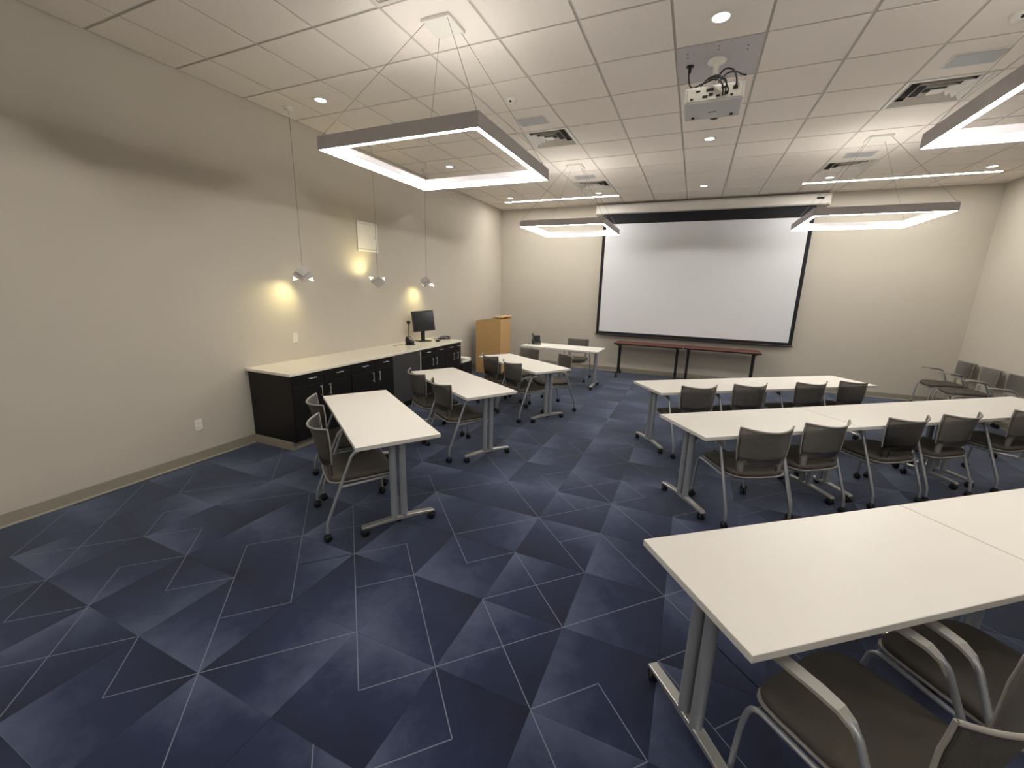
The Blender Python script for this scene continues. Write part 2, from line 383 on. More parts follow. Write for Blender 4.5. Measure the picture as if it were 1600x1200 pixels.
for i in range(-7, 8):
    for r in range(-8, 12):
        if (i, r) in VENTS or (i, r) == PLATE: continue
        x0, x1, y0, y1 = max(i * G, XL), min(i * G + G, XR), max(r * G, YF), min(r * G + G, YB)
        if x1 - x0 < 0.05 or y1 - y0 < 0.05: continue
        full = x1 - x0 > G - 0.001 and y1 - y0 > G - 0.001
        if r < -4:
            rest.box(x0 + 0.009, x1 - 0.009, y0 + 0.009, y1 - 0.009, H, H + 0.007)
        elif full:
            o = bpy.data.objects.new('ceiling_tile', tile_mesh); COL.objects.link(o); o.parent = ceiling; o.location = ((x0 + x1) / 2, (y0 + y1) / 2, H)
        else:
            hx, hy = (x1 - x0) / 2 - 0.009, (y1 - y0) / 2 - 0.009
            MB().box(-hx, hx, -hy, hy, 0, 0.007, bev=0.004, seg=1).build('ceiling_tile', 'ceiling_tile', ceiling, ((x0 + x1) / 2, (y0 + y1) / 2, H))
rest.build('ceiling_field', 'ceiling_tile', ceiling)['kind'] = 'stuff'
pl = MB().box(-G / 2 + 0.006, G / 2 - 0.006, -G / 2 + 0.006, G / 2 - 0.006, 0, 0.007, bev=0.002, seg=1)
for dx, dy in ((-.22, -.2), (-.22, -.14), (.2, -.18), (.2, -.12), (0, -.24), (0, -.19)):
    pl.lathe([(0.006, -0.001), (0.006, 0.001)], 8, 1, Matrix.Translation((dx, dy, 0)))
pl.build('mounting_plate', ['ceiling_plate', 'vent_dark'], ceiling, (0.5 * G, 2.5 * G, H))

# ------------------------------------------------------------------ ceiling fixtures
def square_ring(mb, a0, z0, a1, z1, mi=0):
    vs = []
    for a, z in ((a0, z0), (a1, z1)): vs += [(-a, -a, z), (a, -a, z), (a, a, z), (-a, a, z)]
    mb._add(vs, [(k, (k + 1) % 4, 4 + (k + 1) % 4, 4 + k) for k in range(4)], mi)
def vent(i, r, label):
    e = empty('ceiling_vent', ((i + .5) * G, (r + .5) * G, H)); tag(e, label, 'vent', 'square air diffusers in the ceiling')
    MB().box(-.29, .29, -.29, .29, .050, .056).build('backing', 'vent_dark', e)
    f = MB(); h = G / 2 - .006
    for sx in (0, 1):
        for sg in (-1, 1):
            a, b = (h, h - .030)
            if sx: f.box(min(sg * a, sg * b), max(sg * a, sg * b), -h, h, -.003, .0065)
            else: f.box(-b, b, min(sg * a, sg * b), max(sg * a, sg * b), -.003, .0065)
    f.build('frame', 'vent_metal', e)
    for a in (.262, .190, .118):       # stepped louvers rising inward, dark throats between them
        m = MB()
        square_ring(m, a, -.002, a - .034, .034); square_ring(m, a - .003, -.002, a - .037, .034)
        square_ring(m, a, -.002, a - .003, -.002); square_ring(m, a - .034, .034, a - .037, .034)
        m.build('louver', 'vent_metal', e)
    MB().box(-.052, .052, -.052, .052, .0, .006, bev=.003).build('core', 'vent_metal', e)
vent(-3, 4, 'square ceiling air diffuser above the left tables, nearest the smoke detector')
vent(-3, 8, 'square ceiling air diffuser near the left end of the screen housing')
vent(3, 4, 'large square ceiling air diffuser beside the right hand hanging light')
vent(3, 8, 'square ceiling air diffuser near the right end of the screen housing')
vent(-3, -1, 'square ceiling air diffuser cut by the top edge behind the light canopy')
def grille(x, y, label):
    e = empty('ceiling_speaker', (x, y, H)); tag(e, label, 'speaker', 'flat grey panels in the ceiling tiles')
    MB().box(-.168, .168, -.113, .113, -.006, -.0005, bev=.002, seg=1).build('frame', 'vent_metal', e)
    MB().box(-.155, .155, -.100, .100, -.010, -.0062, bev=.002, seg=1).build('grille', 'speaker_grille', e)
grille(-1.53, 2.14, 'grey rectangular ceiling panel just in front of the left nearer diffuser')
grille(-1.535, 4.59, 'grey rectangular ceiling panel just in front of the left far diffuser')
grille(2.13, 2.14, 'grey rectangular ceiling panel just in front of the right nearer diffuser')
grille(2.12, 4.59, 'grey rectangular ceiling panel just in front of the right far diffuser')
def detector(x, y, label):
    e = empty('smoke_detector', (x, y, H)); tag(e, label, 'smoke detector')
    MB().lathe([(.052, -.0005), (.052, -.012), (.044, -.03), (.025, -.04), (0, -.042)], 20).build('housing', 'white_plastic', e)
    MB().box(-.012, .012, -.046, -.03, -.038, -.02, bev=.003).build('sensor', 'vent_dark', e)
detector(-1.53, 1.57, 'round white ceiling detector between the hanging square light and diffuser')
detector(2.09, 1.57, 'round white ceiling detector at the right edge of the ceiling')

def downlight(x, y, label, watts=DOWN_W, cone=102):
    e = empty('downlight', (x, y, H)); tag(e, label, 'downlight', 'round recessed downlights')
    MB().lathe([(.078, -.0005), (.078, -.004), (.062, -.006), (.056, -.001)], 24).build('trim_ring', 'white_plastic', e)
    MB().lathe([(.0, -.0035), (.054, -.0035), (.054, -.0008), (0, -.0008)], 24).build('lens', 'down_glass', e)
    ld = bpy.data.lights.new('downlight_lamp', 'SPOT'); ld.energy = watts; ld.color = (1.0, 0.965, 0.91); ld.spot_size = math.radians(cone); ld.spot_blend = 0.28; ld.shadow_soft_size = 0.04
    lo = bpy.data.objects.new('lamp', ld); COL.objects.link(lo); lo.parent = e; lo.location = (0, 0, -.015)
DLS = [(-3.38, .92, 'downlight over the counter nearest the first folded pendant lamp'), (-3.38, 3.38, 'downlight seen inside the left hanging square light'),
 (-3.38, 5.73, 'downlight by the left wall in the far corner near the bright slot'), (.30, .92, 'downlight directly before the ceiling projector, brightest and nearest'),
 (.30, 3.36, 'downlight just past the ceiling projector in the centre bay'), (.28, 5.78, 'centre downlight closest to the projection screen housing'),
 (-1.56, 5.80, 'downlight between the left far diffuser and the left bright slot'), (2.08, 5.77, 'downlight between the right far diffuser and the right bright slot'),
 (3.94, 5.75, 'downlight above the right end of the right bright slot'), (-3.38, -1.52, 'downlight washing the left wall nearest the camera')]
for x, y, l in DLS: downlight(x, y, l, DOWN_W * (2 if y > 5 and x > -3 else 2.8 if y < 0 else 1.6 if x < -3 else 1))

def led_slot(x0, x1, y, label):
    e = empty('slot_light', ((x0 + x1) / 2, y, H)); tag(e, label, 'ceiling light', 'long bright ceiling slots')
    h = (x1 - x0) / 2; w = .042
    f = MB(); f.box(-h, h, -w, -w + .008, -.012, .006); f.box(-h, h, w - .008, w, -.012, .006); f.box(-h, -h + .008, -w + .008, w - .008, -.012, .006); f.box(h - .008, h, -w + .008, w - .008, -.012, .006)
    f.build('frame', 'vent_metal', e)
    MB().box(-h + .008, h - .008, -w + .008, w - .008, -.010, .004).build('diffuser', 'led_slot', e)
led_slot(-3.65, -1.22, 6.06, 'long thin bright ceiling slot left of the screen housing')
led_slot(1.77, 4.19, 6.04, 'long thin bright ceiling slot right of the screen housing')

def square_pendant(cx, cy, label):
    zb = 2.70; a = .625; w = .037; hh = .085
    e = empty('square_pendant', (cx, cy, zb)); tag(e, label, 'hanging light', 'hanging square light frames')
    b = a - w; t = .004
    for (x0, x1, y0, y1, sx, sy) in ((-a, a, b, a, 0, 1), (-a, a, -a, -b, 0, -1), (-a, -b, -b, b, -1, 0), (b, a, -b, b, 1, 0)):
        p = MB()   # aluminium angle: outer flank and top; the opal diffuser fills the inner side and the underside
        if sy:
            yo = (y1 - t, y1) if sy > 0 else (y0, y0 + t)
            p.box(x0, x1, yo[0], yo[1], 0, hh); p.box(x0 + t, x1 - t, y0 + (t if sy < 0 else 0), y1 - (t if sy > 0 else 0), hh - t, hh)
            p.box(x0, x0 + t, y0 + (t if sy < 0 else 0), y1 - (t if sy > 0 else 0), 0, hh); p.box(x1 - t, x1, y0 + (t if sy < 0 else 0), y1 - (t if sy > 0 else 0), 0, hh)
            d = (x0 + t, x1 - t, y0 + (t if sy < 0 else 0), y1 - (t if sy > 0 else 0))
        else:
            xo = (x1 - t, x1) if sx > 0 else (x0, x0 + t)
            p.box(xo[0], xo[1], y0, y1, 0, hh); p.box(x0 + (t if sx < 0 else 0), x1 - (t if sx > 0 else 0), y0, y1, hh - t, hh)
            d = (x0 + (t if sx < 0 else 0), x1 - (t if sx > 0 else 0), y0, y1)
        pr = p.build('profile', 'alu_grey', e)
        df = MB(); le = .037      # opal strip: full underside and the lower part of the inner side
        df.box(d[0], d[1], d[2], d[3], .001, le)
        cap = MB()                # aluminium above it on the inner side
        if sy:
            yi = d[2] if sy > 0 else d[3]
            cap.box(d[0], d[1], min(yi, yi + sy * t), max(yi, yi + sy * t), le + .0005, hh - t - .0005)
        else:
            xi = d[0] if sx > 0 else d[1]
            cap.box(min(xi, xi + sx * t), max(xi, xi + sx * t), d[2], d[3], le + .0005, hh - t - .0005)
        cap.build('inner_flank', 'alu_grey', pr)
        df.build('diffuser', 'led', pr)
    top = H - zb
    MB().box(-.115, .115, -.115, .115, top - .022, top, bev=.003).build('canopy', 'white_plastic', e)
    for sx in (-1, 1):
        for sy in (-1, 1):
            c = (sx * (a - w / 2), sy * (a - w / 2))
            m = MB().tube([(sx * .095, sy * .095, top - .022), (c[0], c[1], hh)], .0017, 6)
            m.build('suspension_wire', 'cable', e)
square_pendant(-1.52, .315, 'nearest hanging square light frame above the left tables')
square_pendant(-1.52, 3.95, 'far left hanging square light frame before the screen edge')
square_pendant(2.11, 3.95, 'far right hanging square light frame before the screen edge')
square_pendant(2.14, .30, 'near right hanging square light frame cut by the picture edge')
square_pendant(-1.52, -3.34, 'hanging square light frame behind the viewpoint on the left')
square_pendant(2.11, -3.34, 'hanging square light frame behind the viewpoint on the right')

# folded-metal pendants above the counter
def folded_pendant(x, y, zc, axis, roll, light_dir, label):
    e = empty('folded_pendant', (x, y, zc)); tag(e, label, 'pendant lamp', 'small folded pendant lamps')
    n = Vector(axis).normalized()
    up = Vector((0, 0, 1)); sx = up.cross(n)
    sx = sx.normalized() if sx.length > 1e-4 else Vector((1, 0, 0))
    sy = n.cross(sx)
    R = Matrix((sx, sy, n)).transposed().to_4x4() @ Matrix.Rotation(roll, 4, 'Z') @ Matrix.Scale(.95, 4)
    # square cap plate, square folded sleeve, corner fins made to glow in place of lamplit inner faces
    MB(R).box(-.058, .058, -.058, .058, .080, .088, bev=.002).build('cap_plate', 'lamp_shell', e)
    s = MB(R); a, t = .074, .004
    s.box(-a, a, -a, -a + t, -.010, .045); s.box(-a, a, a - t, a, -.010, .045); s.box(-a, -a + t, -a + t, a - t, -.010, .045); s.box(a - t, a, -a + t, a - t, -.010, .045)
    s.box(-a + t, a - t, -a + t, a - t, .041, .045); s.box(-.02, .02, -.02, .02, .0455, .0795)
    s.build('sleeve', 'lamp_shell', e)
    for cxs, cys in ((1, -1), (-1, 1)):
        f = MB(R)
        p0 = Vector((cxs * .070, cys * .070, .0)); 
        for (q1, q2) in ((Vector((cxs * .070, -cys * .0, .0)), Vector((cxs * .082, cys * .082, -.085))), (Vector((-cxs * .0, cys * .070, .0)), Vector((cxs * .082, cys * .082, -.085)))):
            c = (p0 + q1 + q2) / 3; off = Vector((-cxs, -cys, 0)).normalized() * .003
            vs = [p0, q1, q2, p0 + off, q1 + off, q2 + off]
            f._add(vs, [(0, 1, 2), (5, 4, 3), (0, 3, 4, 1), (1, 4, 5, 2), (2, 5, 3, 0)])
        bmesh.ops.recalc_face_normals(f.bm, faces=f.bm.faces[:])
        f.build('lit_inner_fin', 'lamp_glow', e)
    MB(R).lathe([(0, -.006), (.03, -.004), (.03, .03), (0, .03)], 12).build('bulb', 'lamp_glow', e)
    MB().tube([(0, 0, .03), (0, 0, H - zc - .01)], .0022, 6).build('cord', 'cable', e)
    MB(Matrix.Translation((0, 0, H - zc))).lathe([(.05, -.0005), (.05, -.012), (.012, -.02), (.006, -.03), (0, -.03)], 18).build('ceiling_rose', 'white_plastic', e)
    ld = bpy.data.lights.new('pendant_lamp', 'SPOT'); ld.energy = PEND_W; ld.color = (1.0, 0.86, 0.40); ld.spot_size = math.radians(140); ld.spot_blend = 1.0; ld.shadow_soft_size = 0.05
    lo = bpy.data.objects.new('lamp', ld); COL.objects.link(lo); lo.parent = e
    dv = Vector(light_dir).normalized(); lo.location = dv * .075
    lo.rotation_euler = dv.to_track_quat('-Z', 'Y').to_euler()
V2 = Vector((.75, -.66, 0))
folded_pendant(-3.87, .94, 1.885, V2 + Vector((0, 0, .95)), PI / 4, (-.42, -.40, -.8), 'folded white pendant lamp nearest the camera, its plate turned up')
folded_pendant(-3.87, 2.20, 1.87, V2 + Vector((0, 0, -.75)), PI / 4, (-.42, -.35, .8), 'folded pendant lamp below the wall panel, its lit inner faces turned up')
folded_pendant(-3.87, 3.40, 1.865, V2 * .6 + Vector((-.4, -.5, .75)), PI / 4, (-.45, -.2, -.85), 'folded pendant lamp hanging above the monitor, turned sideways')

# ------------------------------------------------------------------ projector
pj = empty('projector', (.31, 1.30, 3.20)); tag(pj, 'white ceiling projector with black cables at its back', 'projector')
MB().box(-.205, .205, -.165, .17, 0, .115, bev=.012, seg=3).build('body', 'projector_body', pj)
bk = MB().box(-.185, .185, -.170, -.1655, .014, .104, bev=.002, seg=1); bk.build('rear_panel', 'projector_rear', pj)
for (x, z, w, h) in ((-.15, .03, .02, .012), (-.06, .04, .035, .016), (-.02, .05, .03, .02), (.03, .035, .025, .014), (.08, .05, .02, .02), (.12, .03, .018, .014), (-.03, .08, .05, .02), (.06, .085, .03, .016), (.14, .075, .03, .024), (-.11, .08, .03, .012)):
    MB().box(x - w / 2, x + w / 2, -.175, -.1702, z - h / 2, z + h / 2, bev=.002, seg=1).build('socket', 'black_plastic', pj)
MB(Matrix.Translation((.02, .172, .045)) @ Matrix.Rotation(-PI / 2, 4, 'X')).lathe([(.05, -.01), (.05, .018), (.042, .024), (.036, .012), (0, .016)], 20).build('lens', 'monitor_glass', pj)
MB().box(-.03, .03, .02, .03, -.0015, .001).build('badge', 'outlet_dark', pj)
for dx in (-.14, .14): MB(Matrix.Translation((dx, .10, 0))).lathe([(.012, -.012), (.012, .002)], 10).build('foot', 'black_plastic', pj)
MB(Matrix.Translation((-.01, .20, H - 3.20))).lathe([(.07, -.001), (.07, -.012), (.03, -.02), (.022, -.03), (.022, -.10), (0, -.10)], 20).build('mount_flange', 'white_plastic', pj)
arm = MB(); arm.tube([(-.01, .20, .40), (-.01, .19, .20), (-.01, .10, .15), (-.01, .06, .12)], .02, 10)
arm.box(-.10, .08, -.02, .10, .115, .125)
arm.build('mount_arm', 'white_plastic', pj)
def cable(obj_parent, pts, r=.005, name='cable', m='black_cable'):
    P = [Vector(p) for p in pts]; out = []
    for i in range(len(P) - 1):       # catmull-rom
        p0, p1, p2, p3 = P[max(i - 1, 0)], P[i], P[i + 1], P[min(i + 2, len(P) - 1)]
        for k in range(8):
            t = k / 8
            out.append(0.5 * ((2 * p1) + (p2 - p0) * t + (2 * p0 - 5 * p1 + 4 * p2 - p3) * t * t + (3 * p1 - p0 - 3 * p2 + p3) * t ** 3))
    out.append(P[-1])
    return MB().tube(out, r, 8).build(name, m, obj_parent)
cable(pj, [(-.21, .22, .425), (-.21, .20, .33), (-.17, .05, .20), (-.08, -.12, .15), (.0, -.21, .13), (.05, -.23, .08), (.06, -.178, .03)], .0055)
cable(pj, [(-.01, .16, .30), (-.05, .0, .22), (-.03, -.18, .16), (.05, -.22, .12), (.09, -.21, .06), (.09, -.178, .035)], .005)
cable(pj, [(-.10, -.05, .16), (-.06, -.18, .145), (.01, -.22, .15), (.07, -.24, .10), (.075, -.178, .03)], .005)
cable(pj, [(.0, -.02, .20), (.05, -.10, .23), (.11, -.17, .19), (.14, -.19, .12), (.14, -.178, .08)], .006)
cable(pj, [(.02, -.02, .18), (.07, -.10, .20), (.13, -.18, .17), (.17, -.20, .14), (.20, -.20, .13)], .005)
MB(Matrix.Translation((-.21, .22, H - 3.20))).lathe([(.03, -.001), (.03, -.01), (.014, -.014), (.012, -.05), (0, -.05)], 12).build('cable_gland', 'black_plastic', pj)

# ------------------------------------------------------------------ projection screen
ps = empty('projection_screen', (.28, 6.77, 0.0)); tag(ps, 'large pull-down projection screen with black border on the back wall', 'projection screen')
MB().prism([(-.07, 3.42), (-.07, 3.55), (-.05, 3.585), (.12, 3.585), (.15, 3.56), (.15, 3.40), (.02, 3.395), (-.05, 3.40)], 'x', -2.06, 2.07, bev=.006).build('housing', 'housing_white', ps)
for x in (-2.075, 2.06): MB().box(x, x + .016, -.075, .15, 3.39, 3.59, bev=.004).build('end_cap', 'housing_white', ps)
MB().box(1.86, 1.97, -.0725, -.0698, 3.49, 3.52).build('badge', 'screen_black', ps)
MB().box(-1.91, 1.89, -.002, .002, .86, 3.41).build('black_sheet', 'screen_black', ps)
MB().box(-1.845, 1.825, -.0045, -.0022, .92, 3.20).build('white_sheet', 'screen_white', ps)
MB().tube([(-1.93, 0, .848), (1.91, 0, .848)], .016, 10).build('bottom_bar', 'black_metal', ps)
for s in (-1, 1):   # tensioning cords at both top corners
    MB().tube([(s * 1.88 - .01, -.006, 3.40), (s * 1.76 - .01, -.006, 3.22)], .002, 6).build('tension_cord', 'cable', ps)

# ------------------------------------------------------------------ left wall fittings
wp = empty('wall_panel', (XL, 2.30, 2.48)); tag(wp, 'white square access panel high on the left wall', 'wall panel')
f = MB()
for a, b, c, d in ((-.205, .205, .175, .205), (-.205, .205, -.205, -.175), (-.205, -.175, -.175, .175), (.175, .205, -.175, .175)): f.box(0, .016, a, b, c, d, bev=.003)
f.build('frame', 'white_plastic', wp)
MB().box(.001, .010, -.172, .172, -.172, .172, bev=.002).build('door', 'white_plastic', wp)
MB().box(.010, .014, .13, .15, -.02, .02, bev=.002).build('latch', 'handle_steel', wp)
def outlet(y, z, label):
    e = empty('wall_outlet', (XL, y, z)); tag(e, label, 'outlet')
    MB().box(0, .006, -.036, .036, -.058, .058, bev=.003).build('cover_plate', 'white_plastic', e)
    for dz in (-.024, .024):
        r = MB().box(.006, .009, -.017, .017, dz - .014, dz + .014, bev=.002).build('receptacle', 'white_plastic', e)
        sl = MB()
        for dy in (-.006, .006): sl.box(.0088, .0096, dy - .0012, dy + .0012, dz - .004, dz + .006)
        sl.build('slots', 'outlet_dark', r)
outlet(.955, 1.145, 'white wall outlet just above the counter')
outlet(-.25, .375, 'white wall outlet low on the bare left wall')

# ------------------------------------------------------------------ counter run
ZC = .875; CF = -3.45
MB_ct = MB().box(XL + .001, -3.42, .29, 3.835, ZC - .03, ZC, bev=.003)
tag(MB_ct.build('countertop', 'quartz'), 'long pale stone countertop along the left wall', 'countertop')
def pull(mb_parent, x, y, z, L, vertical):
    m = MB()
    if vertical:
        m.tube([(x + .028, y, z - L / 2), (x + .028, y, z + L / 2)], .005, 8)
        for s in (-1, 1): m.tube([(x, y, z + s * L * .38), (x + .028, y, z + s * L * .38)], .004, 6)
    else:
        m.tube([(x + .028, y - L / 2, z), (x + .028, y + L / 2, z)], .005, 8)
        for s in (-1, 1): m.tube([(x, y + s * L * .38, z), (x + .028, y + s * L * .38, z)], .004, 6)
    return m.build('handle', 'handle_steel', mb_parent)
def cabinet(y0, y1, hl, hr, dl, dr, label, mid=None):
    e = empty('base_cabinet', (0, 0, 0)); tag(e, label, 'cabinet', 'dark base cabinets under the counter')
    b = MB(); b.box(XL + .005, CF - .02, y0, y1, .10, ZC - .03); b.build('body', 'espresso', e)
    MB().box(XL + .005, -3.53, y0, y1, 0.001, .10).build('plinth', 'base_rubber', e)
    mid = mid or (y0 + y1) / 2
    for (a, c, h, d) in ((y0, mid, hl, dl), (mid, y1, hr, dr)):
        dr_ = MB().box(CF - .019, CF, a + .003, c - .003, .715, ZC - .037, bev=.002).build('drawer', 'espresso', e)
        pull(dr_, CF, h, .785, .10, False)
        do = MB().box(CF - .019, CF, a + .003, c - .003, .105, .709, bev=.002).build('door', 'espresso', e)
        pull(do, CF, d, .615, .13, True)
    return e
ca = cabinet(.335, 1.165, .58, .97, .69, .81, 'dark cabinet at the near end of the counter with exposed side')
MB().box(XL + .005, CF, .318, .3345, .10, ZC - .03, bev=.002).build('end_panel', 'espresso', ca)
MB().box(XL + .005, -3.505, .312, .3345, 0.001, .10, bev=.003).build('end_plinth', 'base_rubber', ca)
MB().box(-3.529, -3.505, .335, 1.165, 0.001, .10, bev=.003).build('cove_base', 'base_rubber', ca)
cabinet(1.167, 1.935, 1.39, 1.78, 1.53, 1.65, 'dark cabinet left of the steel refrigerator', 1.59)
cabinet(2.60, 3.325, 2.79, 3.16, 2.91, 3.02, 'dark cabinet right of the steel refrigerator', 2.965)
cabinet(3.327, 3.83, 3.48, 3.74, 3.56, 3.69, 'narrow dark cabinet at the far end of the counter', 3.625)
fr = empty('undercounter_fridge', (0, 0, 0)); tag(fr, 'stainless steel undercounter refrigerator between the dark cabinets', 'refrigerator')
MB().box(XL + .05, CF - .045, 1.955, 2.585, .03, ZC - .035).build('body', 'black_plastic', fr)
MB().box(CF - .044, CF - .002, 1.96, 2.58, .11, ZC - .04, bev=.006).build('door', 'steel', fr)
h = MB(); h.tube([(CF + .04, 2.545, .30), (CF + .04, 2.545, .835)], .010, 10)
for z in (.36, .775): h.tube([(CF - .004, 2.545, z), (CF + .04, 2.545, z)], .007, 8)
h.build('handle', 'handle_steel', fr)
MB().box(XL + .05, -3.53, 1.955, 2.585, .001, .03).build('kick_grille', 'black_plastic', fr)

# ---- on the counter
mn = empty('monitor', (-3.90, 3.31, ZC), math.radians(62)); tag(mn, 'black square desktop monitor on the counter', 'monitor')
Rm = Matrix.Translation((0, -.03, .35)) @ Matrix.Rotation(math.radians(-8), 4, 'X') @ Matrix.Rotation(math.radians(-3), 4, 'Y')
MB(Rm).box(-.20, .20, -.012, .03, -.175, .175, bev=.008).build('casing', 'black_plastic', mn)
MB(Rm).box(-.18, .18, -.0135, -.0118, -.155, .155).build('display', 'monitor_glass', mn)
MB().box(-.035, .035, -.005, .02, .012, .26, bev=.004).build('stand_neck', 'black_plastic', mn)
MB().box(-.12, .12, -.09, .09, .0, .014, bev=.005).build('stand_base', 'black_plastic', mn)
wc = empty('conference_webcam', (-3.82, 2.84, ZC)); tag(wc, 'black conference webcam on a thin stem beside the monitor', 'webcam')
MB().lathe([(.0, 0), (.085, 0), (.085, .008), (.05, .014), (.0, .016)], 20).build('base', 'black_plastic', wc)
MB().prism([(-.06, .014), (.05, .014), (.065, .05), (.02, .09), (-.02, .13), (-.055, .13), (-.07, .06)], 'y', -.045, .045, bev=.012).build('speaker_body', 'black_plastic', wc)
MB().tube([(-.02, 0, .11), (-.02, 0, .33)], .006, 8).build('stem', 'black_plastic', wc)
MB(Matrix.Translation((-.02, 0, .355))).lathe([(0, -.032), (.018, -.026), (.03, -.010), (.032, .004), (.026, .02), (.014, .03), (0, .032)], 16).build('camera_head', 'black_plastic', wc)
MB(Matrix.Translation((.008, -.012, .357)) @ Matrix.Rotation(PI / 2, 4, 'Y')).lathe([(.012, 0), (.012, .008), (0, .008)], 12).build('lens', 'monitor_glass', wc)
cb = empty('cable_coil', (-3.70, 3.665, ZC)); tag(cb, 'loose coil of black cables on the far end of the counter', 'cables')
for k in range(3):
    r = .10 - .012 * k; pts = [(r * 1.5 * math.cos(a) + .01 * k, r * math.sin(a) - .0, .012 + .012 * k + .02 * abs(math.sin(a * .5 + k))) for a in [2 * PI * i / 14 for i in range(15)]]
    cable(cb, [(y, x, z) for x, y, z in pts], .006, 'loop')
cable(cb, [(-.05, .02, .01), (-.10, -.03, .012), (-.15, .01, .008), (-.20, -.03, .008)], .005, 'tail')
ad = empty('power_adapter', (-3.68, 3.44, ZC), .4); tag(ad, 'small black power adapter with plug by the monitor foot', 'adapter')
MB().box(-.035, .035, -.055, .055, 0, .03, bev=.006).build('casing', 'black_plastic', ad)
cable(ad, [(0, .055, .015), (.01, .075, .01), (-.02, .085, .008), (-.04, .08, .008)], .003, 'lead')
MB().box(-.02, .02, -.012, .012, .0302, .0312).build('sticker', 'paper', ad)
pb = empty('splitter_box', (-3.95, 3.72, ZC), .2); tag(pb, 'small white cable box lying behind the black adapter', 'box')
MB().box(-.04, .04, -.03, .03, 0, .028, bev=.004).build('casing', 'white_plastic', pb)
cable(pb, [(-.04, 0, .012), (-.06, .0, .01), (-.09, -.02, .008), (-.11, .01, .004)], .003, 'lead', 'paper')
ch = empty('thin_cable', (-3.90, 2.66, ZC)); tag(ch, 'thin grey cable trailing from the webcam toward the wall', 'cable')
cable(ch, [(0, .1, .004), (.01, .03, .004), (-.03, -.04, .004), (.02, -.09, .004), (-.02, -.13, .012), (-.06, -.08, .004)], .003, 'lead', 'cable')

# ------------------------------------------------------------------ corner: lectern, black file box
lc = empty('lectern', (-3.60, 5.48, 0)); tag(lc, 'light oak lectern with sloping top in the far left corner', 'lectern')
prof = [(-.29, 0.0), (.29, 0.0), (.29, 1.18), (.20, 1.185), (-.29, 1.105)]
for y in (-.26, .242): MB().prism(prof, 'y', y, y + .018, bev=.001).build('side_panel', 'oak', lc)
MB().box(.272, .29, -.2415, .2415, 0.0, 1.175).build('front_panel', 'oak', lc)
MB().box(-.27, .271, -.2415, .2415, .06, .08).build('shelf', 'oak', lc)
MB().box(-.27, .271, -.2415, .2415, .60, .62).build('shelf', 'oak', lc)
MB().prism([(-.29, 1.107), (.17, 1.182), (.17, 1.200), (-.29, 1.125)], 'y', -.265, .265, bev=.002).build('sloping_top', 'oak', lc)
MB().box(.12, .315, -.28, .28, 1.1995, 1.225, bev=.006).build('top_ledge', 'oak', lc)
fb = empty('file_box', (-3.74, 4.16, 0)); tag(fb, 'low black cabinet on the floor between counter and lectern', 'cabinet')
MB().box(-.22, .22, -.21, .21, .012, .41, bev=.006).build('body', 'black_plastic', fb)
MB().box(.221, .228, -.19, .19, .22, .40, bev=.003).build('drawer_front', 'black_plastic', fb)
MB().box(.221, .228, -.19, .19, .03, .21, bev=.003).build('drawer_front', 'black_plastic', fb)
for x in (-.18, .18):
    for y in (-.17, .17): MB().box(x - .015, x + .015, y - .015, y + .015, 0, .013).build('foot', 'rubber', fb)
pk = empty('paper_stack', (-3.68, 4.20, .41)); tag(pk, 'white stack of paper and tray on the low black cabinet', 'papers')
MB().box(-.15, .15, -.02, .14, 0, .07, bev=.004).build('paper_ream', 'paper', pk)
MB().box(-.15, .15, -.17, -.03, 0, .03, bev=.004).build('tray', 'white_plastic', pk)
MB().box(-.11, .11, -.15, -.05, .0302, .036).build('keyboard', 'outlet_dark', pk)

# ------------------------------------------------------------------ tables
def caster_parts(mb, x, y, rz=0.0, r=.030):
    R = Matrix.Translation((x, y, 0)) @ Matrix.Rotation(rz, 4, 'Z')
    for s in (-1, 1):
        mb.lathe([(0, 0), (r * .8, 0), (r, .004), (r, .014), (r * .8, .018), (0, .018)], 14, 0, R @ Matrix.Translation((.022 if s > 0 else -.004, 0, r)) @ Matrix.Rotation(-PI / 2, 4, 'Y'))
    mb.box(-.008, .008, -.02, .022, r * .7, r * 2.1, mtx=R, bev=.003)
    mb.lathe([(.011, r * 2), (.011, r * 2.5), (0, r * 2.5)], 10, 0, R)
def make_table(name, L=1.52, D=.61, top='laminate', edge='laminate_edge', post='post_silver', foot='foot_silver'):
    e = empty(name)
    zt = .735
    t = MB().box(-L / 2 + .0008, L / 2 - .0008, -D / 2, D / 2, zt - .030, zt, bev=.003)
    for f_ in t.bm.faces:
        if abs(f_.normal.z) < .7: f_.material_index = 1
    t.bm.normal_update()
    for f_ in t.bm.faces: f_.material_index = 0 if f_.normal.z > .7 else 1
    t.build('table_top', [top, edge], e)
    for sx in (-1, 1):
        x = sx * (L / 2 - .10)
        for dy in (-.036, .036):
            m = MB(Matrix.Translation((x, dy, 0))); m.tube([(0, 0, .085), (0, 0, zt - .05)], .026, 14, flat=1.0)
            m.build('post', post, e)
        ft = MB().prism([(-.28, .064), (-.27, .082), (-.07, .098), (.07, .098), (.27, .082), (.28, .064), (.10, .070), (-.10, .070)], 'x', x - .024, x + .024, bev=.004).build('foot', foot, e)
        for sy in (-1, 1):
            c = MB(); caster_parts(c, x, sy * .255, random.uniform(-.6, .6)); c.build('caster', 'rubber', ft)
        MB().box(x - .035, x + .035, -.22, .22, zt - .052, zt - .0305, bev=.004).build('top_bracket', post, e)
    MB().box(-(L / 2 - .19), L / 2 - .19, -.02, .02, zt - .055, zt - .0305, bev=.004).build('crossbeam', post, e)
    return e
tab = make_table('training_table')
mar = make_table('maroon_table', 1.37, .50, 'mahogany', 'black_plastic', 'black_metal', 'black_metal')
